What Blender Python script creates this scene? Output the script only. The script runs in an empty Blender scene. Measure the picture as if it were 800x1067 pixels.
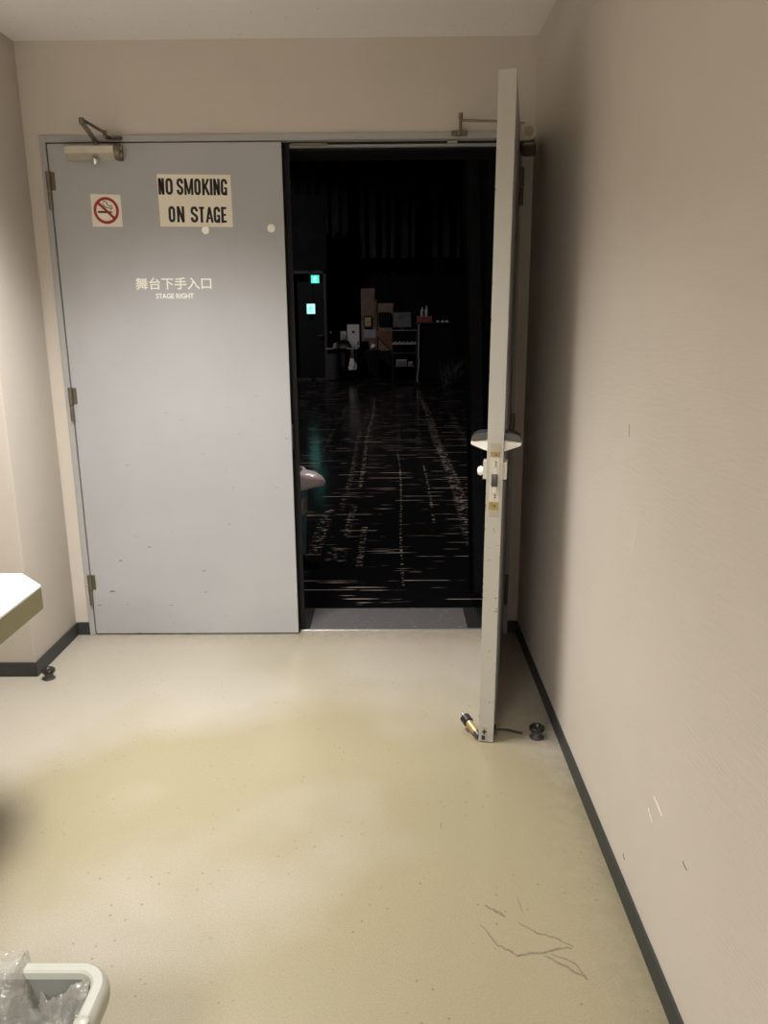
import bpy, bmesh, math, random
from mathutils import Vector, Matrix
S = bpy.context.scene
C = S.collection
random.seed(7)

# ------------------------------------------------------------------ camera
FPX, PITCH, YAW, ROLL = 822.33, 0.2438, -0.0099, -0.0075
F = Vector((math.sin(YAW)*math.cos(PITCH), math.cos(YAW)*math.cos(PITCH), -math.sin(PITCH)))
R = Vector((math.cos(YAW), -math.sin(YAW), 0)); U = R.cross(F)
R2 = R*math.cos(ROLL)+U*math.sin(ROLL); U2 = -R*math.sin(ROLL)+U*math.cos(ROLL)
cd = bpy.data.cameras.new('camera'); cam = bpy.data.objects.new('camera', cd); C.objects.link(cam)
cam.matrix_world = Matrix(((R2.x, U2.x, -F.x, 0.4294), (R2.y, U2.y, -F.y, -3.3997), (R2.z, U2.z, -F.z, 1.4232), (0, 0, 0, 1)))
cd.sensor_fit = 'VERTICAL'; cd.sensor_height = 24; cd.lens = 24*FPX/1067; cd.clip_start = 0.05
S.camera = cam

# ------------------------------------------------------------------ world, lights, exposure
w = bpy.data.worlds.new('world'); S.world = w; w.use_nodes = True
w.node_tree.nodes['Background'].inputs[0].default_value = (0, 0, 0, 1)
def area(name, loc, size, energy, col, spread=180, size_y=None, rot=(0, 0, 0), shape='SQUARE'):
    l = bpy.data.lights.new(name, 'AREA'); l.energy = energy; l.color = col; l.size = size; l.shape = shape
    if size_y: l.shape = 'RECTANGLE'; l.size_y = size_y
    l.spread = math.radians(spread)
    o = bpy.data.objects.new(name, l); C.objects.link(o); o.location = loc; o.rotation_euler = rot
    return o
WARM = (1.0, 0.99, 0.97)
area('downlight_lamp', (-0.25, -1.35, 2.44), 0.40, 16, WARM, 116)
area('downlight_lamp', (-0.42, -0.95, 2.44), 0.45, 19, WARM, 102)
area('downlight_lamp', (-0.60, -4.20, 2.44), 0.60, 38, WARM, 150)
area('downlight_lamp', (-0.60, -5.20, 2.44), 0.60, 58, WARM, 172)
area('stage_fill_light', (-3.2, 11.0, 6.6), 0.5, 150, (1.0, 0.93, 0.92), 140)  # unseen light added to bring up the props at the back
area('stage_fill_light', (0.3, 3.8, 6.8), 0.5, 85, (1.0, 0.92, 0.88), 92)  # second unseen light, added to lift the worn lines on the stage floor
vs = S.view_settings
vs.view_transform = 'Standard'; vs.look = 'None'; vs.gamma = 1; vs.use_curve_mapping = False; vs.exposure = 0.03

# ------------------------------------------------------------------ materials
def nmat(name):
    m = bpy.data.materials.new(name); m.use_nodes = True
    return m, m.node_tree.nodes, m.node_tree.links, m.node_tree.nodes['Principled BSDF']
def N(nt, t, **kw):
    n = nt.new(t)
    for k, v in kw.items(): setattr(n, k, v)
    return n
def ramp(nt, a, b, ca, cb):
    r = nt.new('ShaderNodeValToRGB'); e = r.color_ramp.elements
    e[0].position = a; e[1].position = b
    e[0].color = ca if len(ca) == 4 else (*ca, 1); e[1].color = cb if len(cb) == 4 else (*cb, 1)
    return r
def mix(nt, ln, fac, a, b):
    m = nt.new('ShaderNodeMix'); m.data_type = 'RGBA'
    for s, v in ((m.inputs[0], fac), (m.inputs[6], a), (m.inputs[7], b)):
        if hasattr(v, 'links') or hasattr(v, 'is_linked'): ln.new(v, s)
        elif isinstance(v, tuple): s.default_value = (*v, 1) if len(v) == 3 else v
        else: s.default_value = v
    return m.outputs[2]
def noise(nt, ln, vec, scale, detail=4, rough=.55, dist=0):
    n = nt.new('ShaderNodeTexNoise'); n.inputs['Scale'].default_value = scale; n.inputs['Detail'].default_value = detail
    n.inputs['Roughness'].default_value = rough; n.inputs['Distortion'].default_value = dist
    if vec is not None: ln.new(vec, n.inputs['Vector'])
    return n.outputs['Fac']
def coords(nt, ln, scale=(1, 1, 1), loc=(0, 0, 0)):
    g = nt.new('ShaderNodeNewGeometry'); m = nt.new('ShaderNodeMapping'); m.inputs['Scale'].default_value = scale
    m.inputs['Location'].default_value = loc
    ln.new(g.outputs['Position'], m.inputs['Vector']); return m.outputs['Vector']
def plain(name, col, rough=.5, metal=0, var=.08, spec=.5, scale=25, bump=0):
    m, nt, ln, b = nmat(name)
    tc = nt.new('ShaderNodeTexCoord')
    n = noise(nt, ln, tc.outputs['Object'], scale)
    r = ramp(nt, .3, .7, tuple(c*(1-var) for c in col), tuple(min(1, c*(1+var)) for c in col)); ln.new(n, r.inputs[0])
    ln.new(r.outputs[0], b.inputs['Base Color'])
    b.inputs['Roughness'].default_value = rough; b.inputs['Metallic'].default_value = metal
    b.inputs['Specular IOR Level'].default_value = spec
    if bump:
        bp = nt.new('ShaderNodeBump'); bp.inputs['Strength'].default_value = bump; bp.inputs['Distance'].default_value = .01
        ln.new(n, bp.inputs['Height']); ln.new(bp.outputs[0], b.inputs['Normal'])
    return m
def emit(name, col, e):
    m, nt, ln, b = nmat(name)
    b.inputs['Base Color'].default_value = (*col, 1); b.inputs['Emission Color'].default_value = (*col, 1)
    b.inputs['Emission Strength'].default_value = e; return m

def wallpaper(name, col):
    m, nt, ln, b = nmat(name)
    big = noise(nt, ln, coords(nt, ln), 1.3, 3)
    r = ramp(nt, .3, .7, tuple(c*.96 for c in col), tuple(c*1.04 for c in col)); ln.new(big, r.inputs[0])
    spots = noise(nt, ln, coords(nt, ln, (9, 9, 5)), 1.0, 5, .7)
    sr = ramp(nt, .72, .80, (0, 0, 0), (.25, .25, .25)); ln.new(spots, sr.inputs[0])
    c = mix(nt, ln, sr.outputs[0], r.outputs[0], tuple(c*.7 for c in col))
    ln.new(c, b.inputs['Base Color']); b.inputs['Roughness'].default_value = .62; b.inputs['Specular IOR Level'].default_value = .3
    weave = noise(nt, ln, coords(nt, ln, (14, 14, 170)), 1.0, 3, .6, .6)
    bp = nt.new('ShaderNodeBump'); bp.inputs['Strength'].default_value = .38; bp.inputs["Distance"].default_value = .002
    ln.new(weave, bp.inputs['Height']); ln.new(bp.outputs[0], b.inputs['Normal'])
    return m
M_WALL = wallpaper('beige_wallpaper', (.63, .57, .50))
M_CEIL = None
def ceiling_mat():
    m, nt, ln, b = nmat('ceiling_board')
    v = nt.new('ShaderNodeTexVoronoi'); v.inputs['Scale'].default_value = 38; ln.new(coords(nt, ln), v.inputs['Vector'])
    r = ramp(nt, .07, .13, (.28, .25, .24), (.86, .81, .78)); ln.new(v.outputs['Distance'], r.inputs[0])
    g = noise(nt, ln, coords(nt, ln), 30, 4)
    gr = ramp(nt, .5, .6, (0, 0, 0), (1, 1, 1)); ln.new(g, gr.inputs[0])
    ln.new(mix(nt, ln, gr.outputs[0], (.86, .81, .78), r.outputs[0]), b.inputs['Base Color'])
    b.inputs['Roughness'].default_value = .9; return m
M_CEIL = ceiling_mat()

def floor_mat():
    m, nt, ln, b = nmat('beige_vinyl')
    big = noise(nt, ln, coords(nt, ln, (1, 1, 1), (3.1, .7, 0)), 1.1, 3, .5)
    # weaker, yellower light mid-floor painted into the vinyl colour, with ragged borders
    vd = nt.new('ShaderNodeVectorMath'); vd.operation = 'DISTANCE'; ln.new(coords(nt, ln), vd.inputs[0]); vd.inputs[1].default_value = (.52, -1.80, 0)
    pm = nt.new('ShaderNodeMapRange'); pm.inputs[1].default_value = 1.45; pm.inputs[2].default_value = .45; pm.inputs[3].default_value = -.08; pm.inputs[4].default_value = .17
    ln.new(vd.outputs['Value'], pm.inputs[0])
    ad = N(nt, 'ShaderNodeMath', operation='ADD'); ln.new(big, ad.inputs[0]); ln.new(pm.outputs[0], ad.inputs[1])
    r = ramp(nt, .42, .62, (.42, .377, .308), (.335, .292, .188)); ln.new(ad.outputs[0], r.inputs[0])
    fine = noise(nt, ln, coords(nt, ln), 260, 3, .9)
    fr = ramp(nt, .30, .70, (.74, .73, .70), (1.18, 1.18, 1.18)); ln.new(fine, fr.inputs[0])
    mm = nt.new('ShaderNodeMix'); mm.data_type = 'RGBA'; mm.blend_type = 'MULTIPLY'; mm.inputs[0].default_value = 1
    ln.new(r.outputs[0], mm.inputs[6]); ln.new(fr.outputs[0], mm.inputs[7])
    # sparse dark specks
    v = nt.new('ShaderNodeTexVoronoi'); v.voronoi_dimensions = '2D'; v.inputs['Scale'].default_value = 16; ln.new(coords(nt, ln), v.inputs['Vector'])
    vr = ramp(nt, .035, .06, (1, 1, 1), (0, 0, 0)); ln.new(v.outputs['Distance'], vr.inputs[0])
    g = noise(nt, ln, coords(nt, ln), 5, 3); gr = ramp(nt, .50, .60, (0, 0, 0), (.75, .75, .75)); ln.new(g, gr.inputs[0])
    mu = N(nt, 'ShaderNodeMath', operation='MULTIPLY'); ln.new(vr.outputs[0], mu.inputs[0]); ln.new(gr.outputs[0], mu.inputs[1])
    c = mix(nt, ln, mu.outputs[0], mm.outputs[2], (.16, .13, .09))
    # grime against the right wall and the door wall
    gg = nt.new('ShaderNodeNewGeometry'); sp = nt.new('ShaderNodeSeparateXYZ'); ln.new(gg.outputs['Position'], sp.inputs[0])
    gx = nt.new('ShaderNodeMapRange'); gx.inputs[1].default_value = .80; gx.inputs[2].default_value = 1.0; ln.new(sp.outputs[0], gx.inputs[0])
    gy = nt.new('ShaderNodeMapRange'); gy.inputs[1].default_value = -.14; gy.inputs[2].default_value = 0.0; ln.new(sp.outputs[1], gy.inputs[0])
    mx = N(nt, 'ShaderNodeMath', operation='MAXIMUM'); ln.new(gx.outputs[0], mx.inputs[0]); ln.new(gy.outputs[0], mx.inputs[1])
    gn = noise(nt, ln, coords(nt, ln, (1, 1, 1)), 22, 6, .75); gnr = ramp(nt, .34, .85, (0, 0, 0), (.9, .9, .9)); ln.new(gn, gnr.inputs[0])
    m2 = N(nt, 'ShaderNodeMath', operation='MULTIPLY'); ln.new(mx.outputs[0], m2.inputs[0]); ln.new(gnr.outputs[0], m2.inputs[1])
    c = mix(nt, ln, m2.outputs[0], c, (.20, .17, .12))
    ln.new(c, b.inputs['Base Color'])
    b.inputs['Roughness'].default_value = .30
    b.inputs['Specular IOR Level'].default_value = .5
    bp = nt.new('ShaderNodeBump'); bp.inputs['Strength'].default_value = .04; bp.inputs['Distance'].default_value = .001
    ln.new(noise(nt, ln, coords(nt, ln), 25, 3), bp.inputs['Height']); ln.new(bp.outputs[0], b.inputs['Normal'])
    return m
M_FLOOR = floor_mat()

def door_mat(name, col):
    m, nt, ln, b = nmat(name)
    tc = nt.new('ShaderNodeTexCoord')
    def oc(s):
        mp = nt.new('ShaderNodeMapping'); mp.inputs['Scale'].default_value = s; ln.new(tc.outputs['Object'], mp.inputs['Vector']); return mp.outputs['Vector']
    r = ramp(nt, .3, .7, tuple(c*.96 for c in col), tuple(c*1.04 for c in col)); ln.new(noise(nt, ln, oc((1, 1, 1)), 2.5, 3), r.inputs[0])
    # little chips: thin dark dashes, denser towards the bottom
    ch = noise(nt, ln, oc((16, 16, 60)), 1.0, 2, .5); cr = ramp(nt, .715, .735, (0, 0, 0), (1, 1, 1)); ln.new(ch, cr.inputs[0])
    sx = nt.new('ShaderNodeSeparateXYZ'); ln.new(tc.outputs['Object'], sx.inputs[0])
    mr = nt.new('ShaderNodeMapRange'); mr.inputs[1].default_value = 1.3; mr.inputs[2].default_value = .2; mr.inputs[3].default_value = .05; mr.inputs[4].default_value = .8
    ln.new(sx.outputs[2], mr.inputs[0])
    mu = N(nt, 'ShaderNodeMath', operation='MULTIPLY'); ln.new(cr.outputs[0], mu.inputs[0]); ln.new(mr.outputs[0], mu.inputs[1])
    c = mix(nt, ln, mu.outputs[0], r.outputs[0], (.10, .08, .08))
    ln.new(c, b.inputs['Base Color']); b.inputs['Roughness'].default_value = .42; b.inputs['Specular IOR Level'].default_value = .4
    bp = nt.new('ShaderNodeBump'); bp.inputs['Strength'].default_value = .12; bp.inputs['Distance'].default_value = .002
    ln.new(noise(nt, ln, oc((1, 1, 1)), 160, 2), bp.inputs['Height']); ln.new(bp.outputs[0], b.inputs['Normal'])
    return m
M_DOOR = door_mat('grey_door_paint', (.435, .43, .435))
M_FRAME = door_mat('grey_frame_paint', (.40, .40, .385))
M_EDGE = door_mat('worn_door_edge_paint', (.47, .455, .40))
M_BASE = plain('dark_grey_vinyl_skirting', (.044, .046, .043), .5, spec=.3)
M_BLACK = plain('black_paint', (.006, .006, .0065), .6, spec=.25)
M_BLACKW = plain('black_wall_paint', (.007, .007, .0072), .9, var=.4, spec=.15, scale=3)
M_BRUSH = plain('aged_nickel', (.50, .46, .38), .34, .75)
M_BRONZE = plain('aged_bronze', (.20, .165, .125), .38, .7)
M_CREAM = plain('cream_enamel', (.60, .56, .47), .4)
M_CHROME = plain('polished_steel', (.72, .71, .68), .2, .9)
M_DGREY = plain('dark_grey_metal', (.10, .10, .10), .3, .6)
M_BRASS = plain('worn_brass', (.62, .42, .20), .33, .7, var=.2)
M_RUBBER = plain('black_rubber', (.012, .012, .012), .35)
M_GLOSSB = plain('black_gloss_enamel', (.012, .012, .013), .15)
M_BROWNP = plain('yellowed_primer', (.36, .25, .10), .6, var=.25, scale=60)
M_TAUPE = plain('bare_taupe_metal', (.42, .37, .29), .5)
M_PAPER = plain('sign_paper', (.86, .79, .66), .6, var=.03)
M_INK = plain('black_ink', (.008, .008, .008), .5)
M_WHITE = plain('white_print', (.97, .95, .86), .5, var=.02)
M_RED = plain('red_print', (.34, .012, .02), .5, var=.03)
M_TABLE = plain('white_laminate', (.88, .87, .84), .28, var=.01)
M_OLIVE = plain('olive_table_edging', (.235, .205, .105), .5, var=.04)
M_TLEG = plain('table_leg_steel', (.35, .34, .32), .35, .7)
M_BIN = plain('cream_bin_plastic', (.45, .455, .39), .35, var=.02)
M_BININ = plain('grey_bin_body_plastic', (.22, .225, .20), .4, var=.02)
M_BLUE = plain('blue_bin_plastic', (.22, .42, .52), .4, var=.05)
M_DRAPE = plain('black_drape', (.008, .008, .0095), .95, var=.3, spec=.1)
M_SCUFFD = plain('dark_scuff', (.21, .18, .12), .5, var=.25, scale=80)
M_SCUFFL = plain('pale_scuff', (.85, .80, .75), .6)
M_PENM = plain('dark_pen_mark', (.06, .05, .04), .6)

def bag_mat(name, tint, alpha):
    m, nt, ln, b = nmat(name)
    b.inputs['Base Color'].default_value = (*tint, 1); b.inputs['Roughness'].default_value = .09
    b.inputs['Specular IOR Level'].default_value = .9
    tr = nt.new('ShaderNodeBsdfTransparent'); mx = nt.new('ShaderNodeMixShader')
    tc = nt.new('ShaderNodeTexCoord')
    n = noise(nt, ln, tc.outputs['Object'], 14, 4, .6, 1.2); r = ramp(nt, .35, .7, (alpha,)*3, (min(1, alpha+.4),)*3); ln.new(n, r.inputs[0])
    ln.new(r.outputs[0], mx.inputs[0]); ln.new(tr.outputs[0], mx.inputs[1]); ln.new(b.outputs[0], mx.inputs[2])
    out = nt['Material Output']; ln.new(mx.outputs[0], out.inputs[0])
    bp = nt.new('ShaderNodeBump'); bp.inputs['Strength'].default_value = .45; bp.inputs['Distance'].default_value = .010
    ln.new(noise(nt, ln, tc.outputs['Object'], 24, 2, .5, 3.0), bp.inputs['Height']); ln.new(bp.outputs[0], b.inputs['Normal'])
    return m
M_BAG = bag_mat('clear_bag_film', (.50, .48, .42), .25)
M_BAG2 = bag_mat('pinkish_bag_film', (.88, .72, .74), .9)

def stage_floor_mat():
    m, nt, ln, b = nmat('scratched_black_stage_boards')
    def M(op, a, c=None, clamp=False):
        n = N(nt, 'ShaderNodeMath', operation=op); n.use_clamp = clamp
        for i, v in enumerate((a, c)):
            if v is None: continue
            if isinstance(v, (int, float)): n.inputs[i].default_value = v
            else: ln.new(v, n.inputs[i])
        return n.outputs[0]
    g = nt.new('ShaderNodeNewGeometry'); sp = nt.new('ShaderNodeSeparateXYZ'); ln.new(g.outputs['Position'], sp.inputs[0])
    X, Y = sp.outputs[0], sp.outputs[1]
    # worn board edges: thin lines across, broken up
    def thr(v, a, bb): r = ramp(nt, a, bb, (0, 0, 0), (1, 1, 1)); ln.new(v, r.inputs[0]); return r.outputs[0]
    long_ = thr(noise(nt, ln, coords(nt, ln, (1.6, 34, 1)), 1.0, 3, .6), .64, .68)
    patch = thr(noise(nt, ln, coords(nt, ln, (1.6, 1.6, 1), (2.3, 5.2, 0)), 1.0, 2, .5), .42, .60)
    near = nt.new('ShaderNodeMapRange'); near.inputs[1].default_value = 1.5; near.inputs[2].default_value = .3; near.inputs[3].default_value = 0; near.inputs[4].default_value = .9; ln.new(Y, near.inputs[0])
    lines = M('MULTIPLY', long_, M('ADD', M('MULTIPLY', patch, .42), near.outputs[0]))
    # board seams every 9 cm near, very broken
    seam = M('PINGPONG', Y, .075); sm = M('LESS_THAN', seam, .0035)
    sb = thr(noise(nt, ln, coords(nt, ln, (3.0, 9, 1), (7, 1, 0)), 1.0, 2, .5), .54, .60)
    lines = M('ADD', lines, M('MULTIPLY', M('MULTIPLY', sm, sb), .6))
    # runs worn lengthwise by trucks and castors
    dash = thr(noise(nt, ln, coords(nt, ln, (14, 30, 1)), 1.0, 4, .75), .54, .60)
    total = lines
    for x0, hw, y0, y1, k in ((.97, .060, 1.4, 12, .42), (.15, .022, 3.2, 11, .42), (.05, .03, 2.4, 9, .16), (-.04, .05, 1.2, 2.4, .30), (.735, .014, 2.0, 4.2, .38), (.25, .025, .95, 1.9, .30), (.14, .03, 1.6, 2.6, .22), (.50, .010, .65, 5.0, .45), (.53, .03, 5, 10, .12), (-.30, .02, 3, 10, .16), (1.30, .05, 3, 9, .12), (.10, .07, 1.1, 1.4, .28)):
        wob = M('ADD', X, M('MULTIPLY', M('SINE', M('MULTIPLY', Y, 1.3)), .012))
        d = M('ABSOLUTE', M('SUBTRACT', wob, x0))
        band = M('SUBTRACT', 1.0, M('DIVIDE', d, hw), True)
        band = M('MULTIPLY', band, 2.2, True)
        lim = M('MULTIPLY', M('GREATER_THAN', Y, y0), M('LESS_THAN', Y, y1))
        total = M('ADD', total, M('MULTIPLY', M('MULTIPLY', band, lim), M('MULTIPLY', dash, k)))
    total = M('MINIMUM', total, 1.0)
    c = mix(nt, ln, total, (.0040, .0040, .0045), (.60, .49, .40))
    ln.new(c, b.inputs['Base Color']); 
    rr = ramp(nt, .35, .65, (.13, .13, .13), (.19, .19, .19)); ln.new(noise(nt, ln, coords(nt, ln, (2, 30, 1)), 1.0, 3), rr.inputs[0]); ln.new(rr.outputs[0], b.inputs['Roughness'])
    b.inputs['Specular IOR Level'].default_value = .05; b.inputs['IOR'].default_value = 1.3
    return m
M_STAGE = stage_floor_mat()
def sill_mat():
    m, nt, ln, b = nmat('worn_grey_threshold')
    r = ramp(nt, .62, .70, (.10, .092, .092), (.48, .44, .44)); ln.new(noise(nt, ln, coords(nt, ln, (22, 90, 1)), 1.0, 4, .7), r.inputs[0])
    ln.new(r.outputs[0], b.inputs['Base Color']); b.inputs['Roughness'].default_value = .5; b.inputs['Metallic'].default_value = .2; return m
M_SILL = sill_mat()

# ------------------------------------------------------------------ mesh helpers
def BM(): return bmesh.new()
def box(bm, lo, hi, bev=0, seg=2):
    lo, hi = [min(a, b) for a, b in zip(lo, hi)], [max(a, b) for a, b in zip(lo, hi)]
    vs_ = bmesh.ops.create_cube(bm, size=1)['verts']
    for v in vs_:
        v.co = Vector([(lo[i]+hi[i])/2 + v.co[i]*(hi[i]-lo[i]) for i in range(3)])
    if bev:
        es = {e for v in vs_ for e in v.link_edges}
        bmesh.ops.bevel(bm, geom=list(es), offset=bev, segments=seg, affect='EDGES', profile=.5)
    return bm
def tube(bm, path, rad, seg=12, closed=False, caps=True):
    path = [Vector(p) for p in path]; n = len(path)
    rads = rad if isinstance(rad, (list, tuple)) else [rad]*n
    rings = []; prev = None
    for i, p in enumerate(path):
        if closed: t = path[(i+1) % n]-path[i-1]
        else: t = path[min(i+1, n-1)]-path[max(i-1, 0)]
        t.normalize()
        a = prev if prev is not None else (Vector((0, 0, 1)) if abs(t.z) < .9 else Vector((1, 0, 0)))
        a = (a-t*a.dot(t)).normalized(); b2 = t.cross(a); prev = a
        rings.append([bm.verts.new(p+(a*math.cos(2*math.pi*k/seg)+b2*math.sin(2*math.pi*k/seg))*rads[i]) for k in range(seg)])
    m = n if closed else n-1
    for i in range(m):
        A, B = rings[i], rings[(i+1) % n]
        for k in range(seg): bm.faces.new((A[k], A[(k+1) % seg], B[(k+1) % seg], B[k]))
    if caps and not closed:
        bm.faces.new(rings[0][::-1]); bm.faces.new(rings[-1])
    return bm
def lathe(bm, prof, seg=28, origin=(0, 0, 0), axis='z'):
    """prof: list of (radius, height) starting and ending on the axis."""
    o = Vector(origin)
    def P(r, h, a):
        x, y = r*math.cos(a), r*math.sin(a)
        return o+{'z': Vector((x, y, h)), 'x': Vector((h, x, y)), 'y': Vector((x, h, y))}[axis]
    rings = []
    for r, h in prof:
        rings.append([bm.verts.new(P(0, h, 0))] if r < 1e-6 else [bm.verts.new(P(r, h, 2*math.pi*k/seg)) for k in range(seg)])
    for A, B in zip(rings, rings[1:]):
        for k in range(seg):
            k2 = (k+1) % seg
            if len(A) == 1 and len(B) > 1: bm.faces.new((A[0], B[k], B[k2]))
            elif len(B) == 1 and len(A) > 1: bm.faces.new((A[k], A[k2], B[0]))
            elif len(A) > 1: bm.faces.new((A[k], A[k2], B[k2], B[k]))
    return bm
def prism(bm, pts, a0, a1, axis='z'):
    """extrude the 2-D polygon pts along an axis: z->(x,y), y->(x,z), x->(y,z)"""
    def P(p, a): return {'z': (p[0], p[1], a), 'y': (p[0], a, p[1]), 'x': (a, p[0], p[1])}[axis]
    A = [bm.verts.new(P(p, a0)) for p in pts]; B = [bm.verts.new(P(p, a1)) for p in pts]
    n = len(pts)
    bm.faces.new(A[::-1]); bm.faces.new(B)
    for i in range(n): bm.faces.new((A[i], A[(i+1) % n], B[(i+1) % n], B[i]))
    return bm
def smoothed(me, ang=35):
    for p in me.polygons: p.use_smooth = True
    bm = bmesh.new(); bm.from_mesh(me)
    for e in bm.edges:
        if len(e.link_faces) == 2: e.smooth = e.calc_face_angle(0) < math.radians(ang)
    bm.to_mesh(me); bm.free()
def obj(name, bm, mat, parent=None, loc=None, rotz=0, **tags):
    bmesh.ops.recalc_face_normals(bm, faces=bm.faces)
    me = bpy.data.meshes.new(name); bm.to_mesh(me); bm.free(); smoothed(me)
    o = bpy.data.objects.new(name, me); C.objects.link(o)
    for m in (mat if isinstance(mat, (list, tuple)) else [mat]): me.materials.append(m)
    if parent: o.parent = parent
    if loc: o.location = loc
    o.rotation_euler[2] = rotz
    for k, v in tags.items(): o[k] = v
    return o
def thing(name, label, cat, loc=(0, 0, 0), rotz=0, group=None):
    o = bpy.data.objects.new(name, None); o.empty_display_size = .05; C.objects.link(o)
    o.location = loc; o.rotation_euler[2] = rotz; o['label'] = label; o['category'] = cat
    if group: o['group'] = group
    return o
def tag(o, label, cat, group=None):
    o['label'] = label; o['category'] = cat
    if group: o['group'] = group
    return o
def struct(name, bm, mat, parent=None, **k):
    o = obj(name, bm, mat, parent, **k)
    if not parent: o['kind'] = 'structure'
    return o

# ------------------------------------------------------------------ room shell
XL, XR, ZC = -1.026, 1.0025, 2.467
YS = -.435                      # where the left pier turns into the alcove
XA, YB = -2.9, -6.0             # far left and rear limits of the room
FX0, FX1, FZ = -.965, .957, 2.127
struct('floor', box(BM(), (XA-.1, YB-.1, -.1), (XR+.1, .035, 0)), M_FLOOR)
struct('ceiling', box(BM(), (XA-.1, YB-.1, ZC), (XR+.1, .3, ZC+.1)), M_CEIL)
b = BM(); box(b, (XL-.1, 0, 0), (FX0, .30, ZC)); box(b, (FX1, 0, 0), (XR+.1, .30, ZC)); box(b, (FX0, 0, FZ), (FX1, .30, ZC))
struct('wall_back', b, M_WALL)
wr = struct('wall_right', box(BM(), (XR, YB, 0), (XR+.1, 0, ZC)), M_WALL)
b = BM(); box(b, (XA, YS, 0), (XL, 0, ZC), .006, 2)
struct('wall_left', b, M_WALL)
struct('wall_far_left', box(BM(), (XA-.1, YB, 0), (XA, YS, ZC)), M_WALL)
struct('wall_rear', box(BM(), (XA-.1, YB-.1, 0), (XR+.1, YB, ZC)), M_WALL)
def skirt(name, lo, hi): struct(name, box(BM(), lo, hi, .002, 1), M_BASE)
skirt('baseboard_right', (XR-.006, YB, 0), (XR, 0, .062))
skirt('baseboard_left', (XL, YS-.006, 0), (XL+.006, 0, .062))
skirt('baseboard_alcove', (XA, YS-.006, 0), (XL-.0001, YS, .062))
b = BM(); box(b, (XL+.006, -.006, 0), (FX0-.0015, 0, .062), .002, 1); struct('baseboard_back_left', b, M_BASE)
b = BM(); box(b, (FX1+.0015, -.006, 0), (XR-.006, 0, .062), .002, 1); struct('baseboard_back_right', b, M_BASE)

def strokes(bm, path, wd, y0=0, th=.0006, closed=False, xf=lambda x, z: (x, z)):
    """flat ribbon lettering in the XZ plane, facing -Y"""
    n = len(path); P = [Vector((p[0], p[1])) for p in path]; L, Rr = [], []
    for i in range(n):
        a = P[i]-P[i-1] if (closed or i > 0) else P[1]-P[0]
        c = P[(i+1) % n]-P[i] if (closed or i < n-1) else P[-1]-P[-2]
        a.normalize(); c.normalize()
        na, nc = Vector((-a.y, a.x)), Vector((-c.y, c.x)); mm = na+nc
        if mm.length < 1e-4: mm = na
        mm.normalize(); k = 1/max(.45, mm.dot(na)); L.append(P[i]+mm*wd/2*k); Rr.append(P[i]-mm*wd/2*k)
    for i in range(n if closed else n-1):
        j = (i+1) % n
        q = [L[i], L[j], Rr[j], Rr[i]]
        fr = [bm.verts.new((*([xf(v.x, v.y)[0]]), y0-th, xf(v.x, v.y)[1])) for v in q]
        bk = [bm.verts.new((*([xf(v.x, v.y)[0]]), y0, xf(v.x, v.y)[1])) for v in q]
        bm.faces.new(fr); bm.faces.new(bk[::-1])
        for k in range(4): bm.faces.new((fr[k], fr[(k+1) % 4], bk[(k+1) % 4], bk[k]))

# marks on the right wall and on the floor
def flatmark(name, pts, wd, mat, parent, plane, th=.0006):
    b_ = BM(); n = len(pts)
    ws = [wd*(.35+.65*math.sin(math.pi*(i+.5)/n)) for i in range(n)]
    P = [Vector(p) for p in pts]
    rows = []
    for i in range(n):
        d = (P[min(i+1, n-1)]-P[max(i-1, 0)]).normalized(); q = Vector((-d.y, d.x))*ws[i]/2
        rows.append((P[i]+q, P[i]-q))
    def T(v, h): return (v.x, v.y, h) if plane == 'z' else (XR-h, v.x, v.y)
    for (a, c), (d, e) in zip(rows, rows[1:]):
        q = [a, d, e, c]
        fr = [b_.verts.new(T(v, th)) for v in q]; bk = [b_.verts.new(T(v, 0)) for v in q]
        b_.faces.new(fr)
        for k in range(4): b_.faces.new((fr[k], fr[(k+1) % 4], bk[(k+1) % 4], bk[k]))
    return obj(name, b_, mat, parent)
flatmark('scratch', [(-1.862, .392), (-1.885, .390), (-1.918, .383)], .006, M_SCUFFL, wr, 'x')
flatmark('scratch', [(-1.835, .345), (-1.85, .337), (-1.865, .33)], .0025, M_SCUFFL, wr, 'x')
flatmark('scratch', [(-2.046, .372), (-2.053, .367), (-2.068, .368)], .003, M_PENM, wr, 'x')
flatmark('scratch', [(-1.69, .118), (-1.70, .110), (-1.705, .112)], .004, M_PENM, wr, 'x')
flatmark('scratch', [(-1.50, 1.165), (-1.503, 1.15), (-1.506, 1.135)], .0018, M_PENM, wr, 'x')
flatmark('scratch', [(-1.62, .95), (-1.60, .90), (-1.585, .86)], .0016, M_SCUFFL, wr, 'x')
fl = bpy.data.objects['floor']
def wig(pts, a=.003, k=5):
    out = []
    for (x0, y0), (x1, y1) in zip(pts, pts[1:]):
        for i in range(k):
            t = i/k; out.append((x0+(x1-x0)*t+random.uniform(-a, a), y0+(y1-y0)*t+random.uniform(-a, a)))
    return out+[pts[-1]]
for pts, wd in (([(.639, -1.794), (.674, -1.859), (.71, -1.888), (.764, -1.882), (.817, -1.868), (.842, -1.868)], .006),
                ([(.842, -1.862), (.811, -1.838), (.77, -1.824), (.73, -1.788)], .0045),
                ([(.657, -1.73), (.689, -1.758), (.70, -1.77)], .008),
                ([(.776, -1.888), (.817, -1.923), (.856, -1.958)], .006), ([(.856, -1.95), (.841, -1.91), (.79, -1.885)], .004),
                ([(.567, -1.40), (.568, -1.43)], .0025), ([(.742, -1.70), (.745, -1.76)], .0018)):
    flatmark('scuff_mark', wig(pts), wd, M_SCUFFD, fl, 'z')

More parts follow.
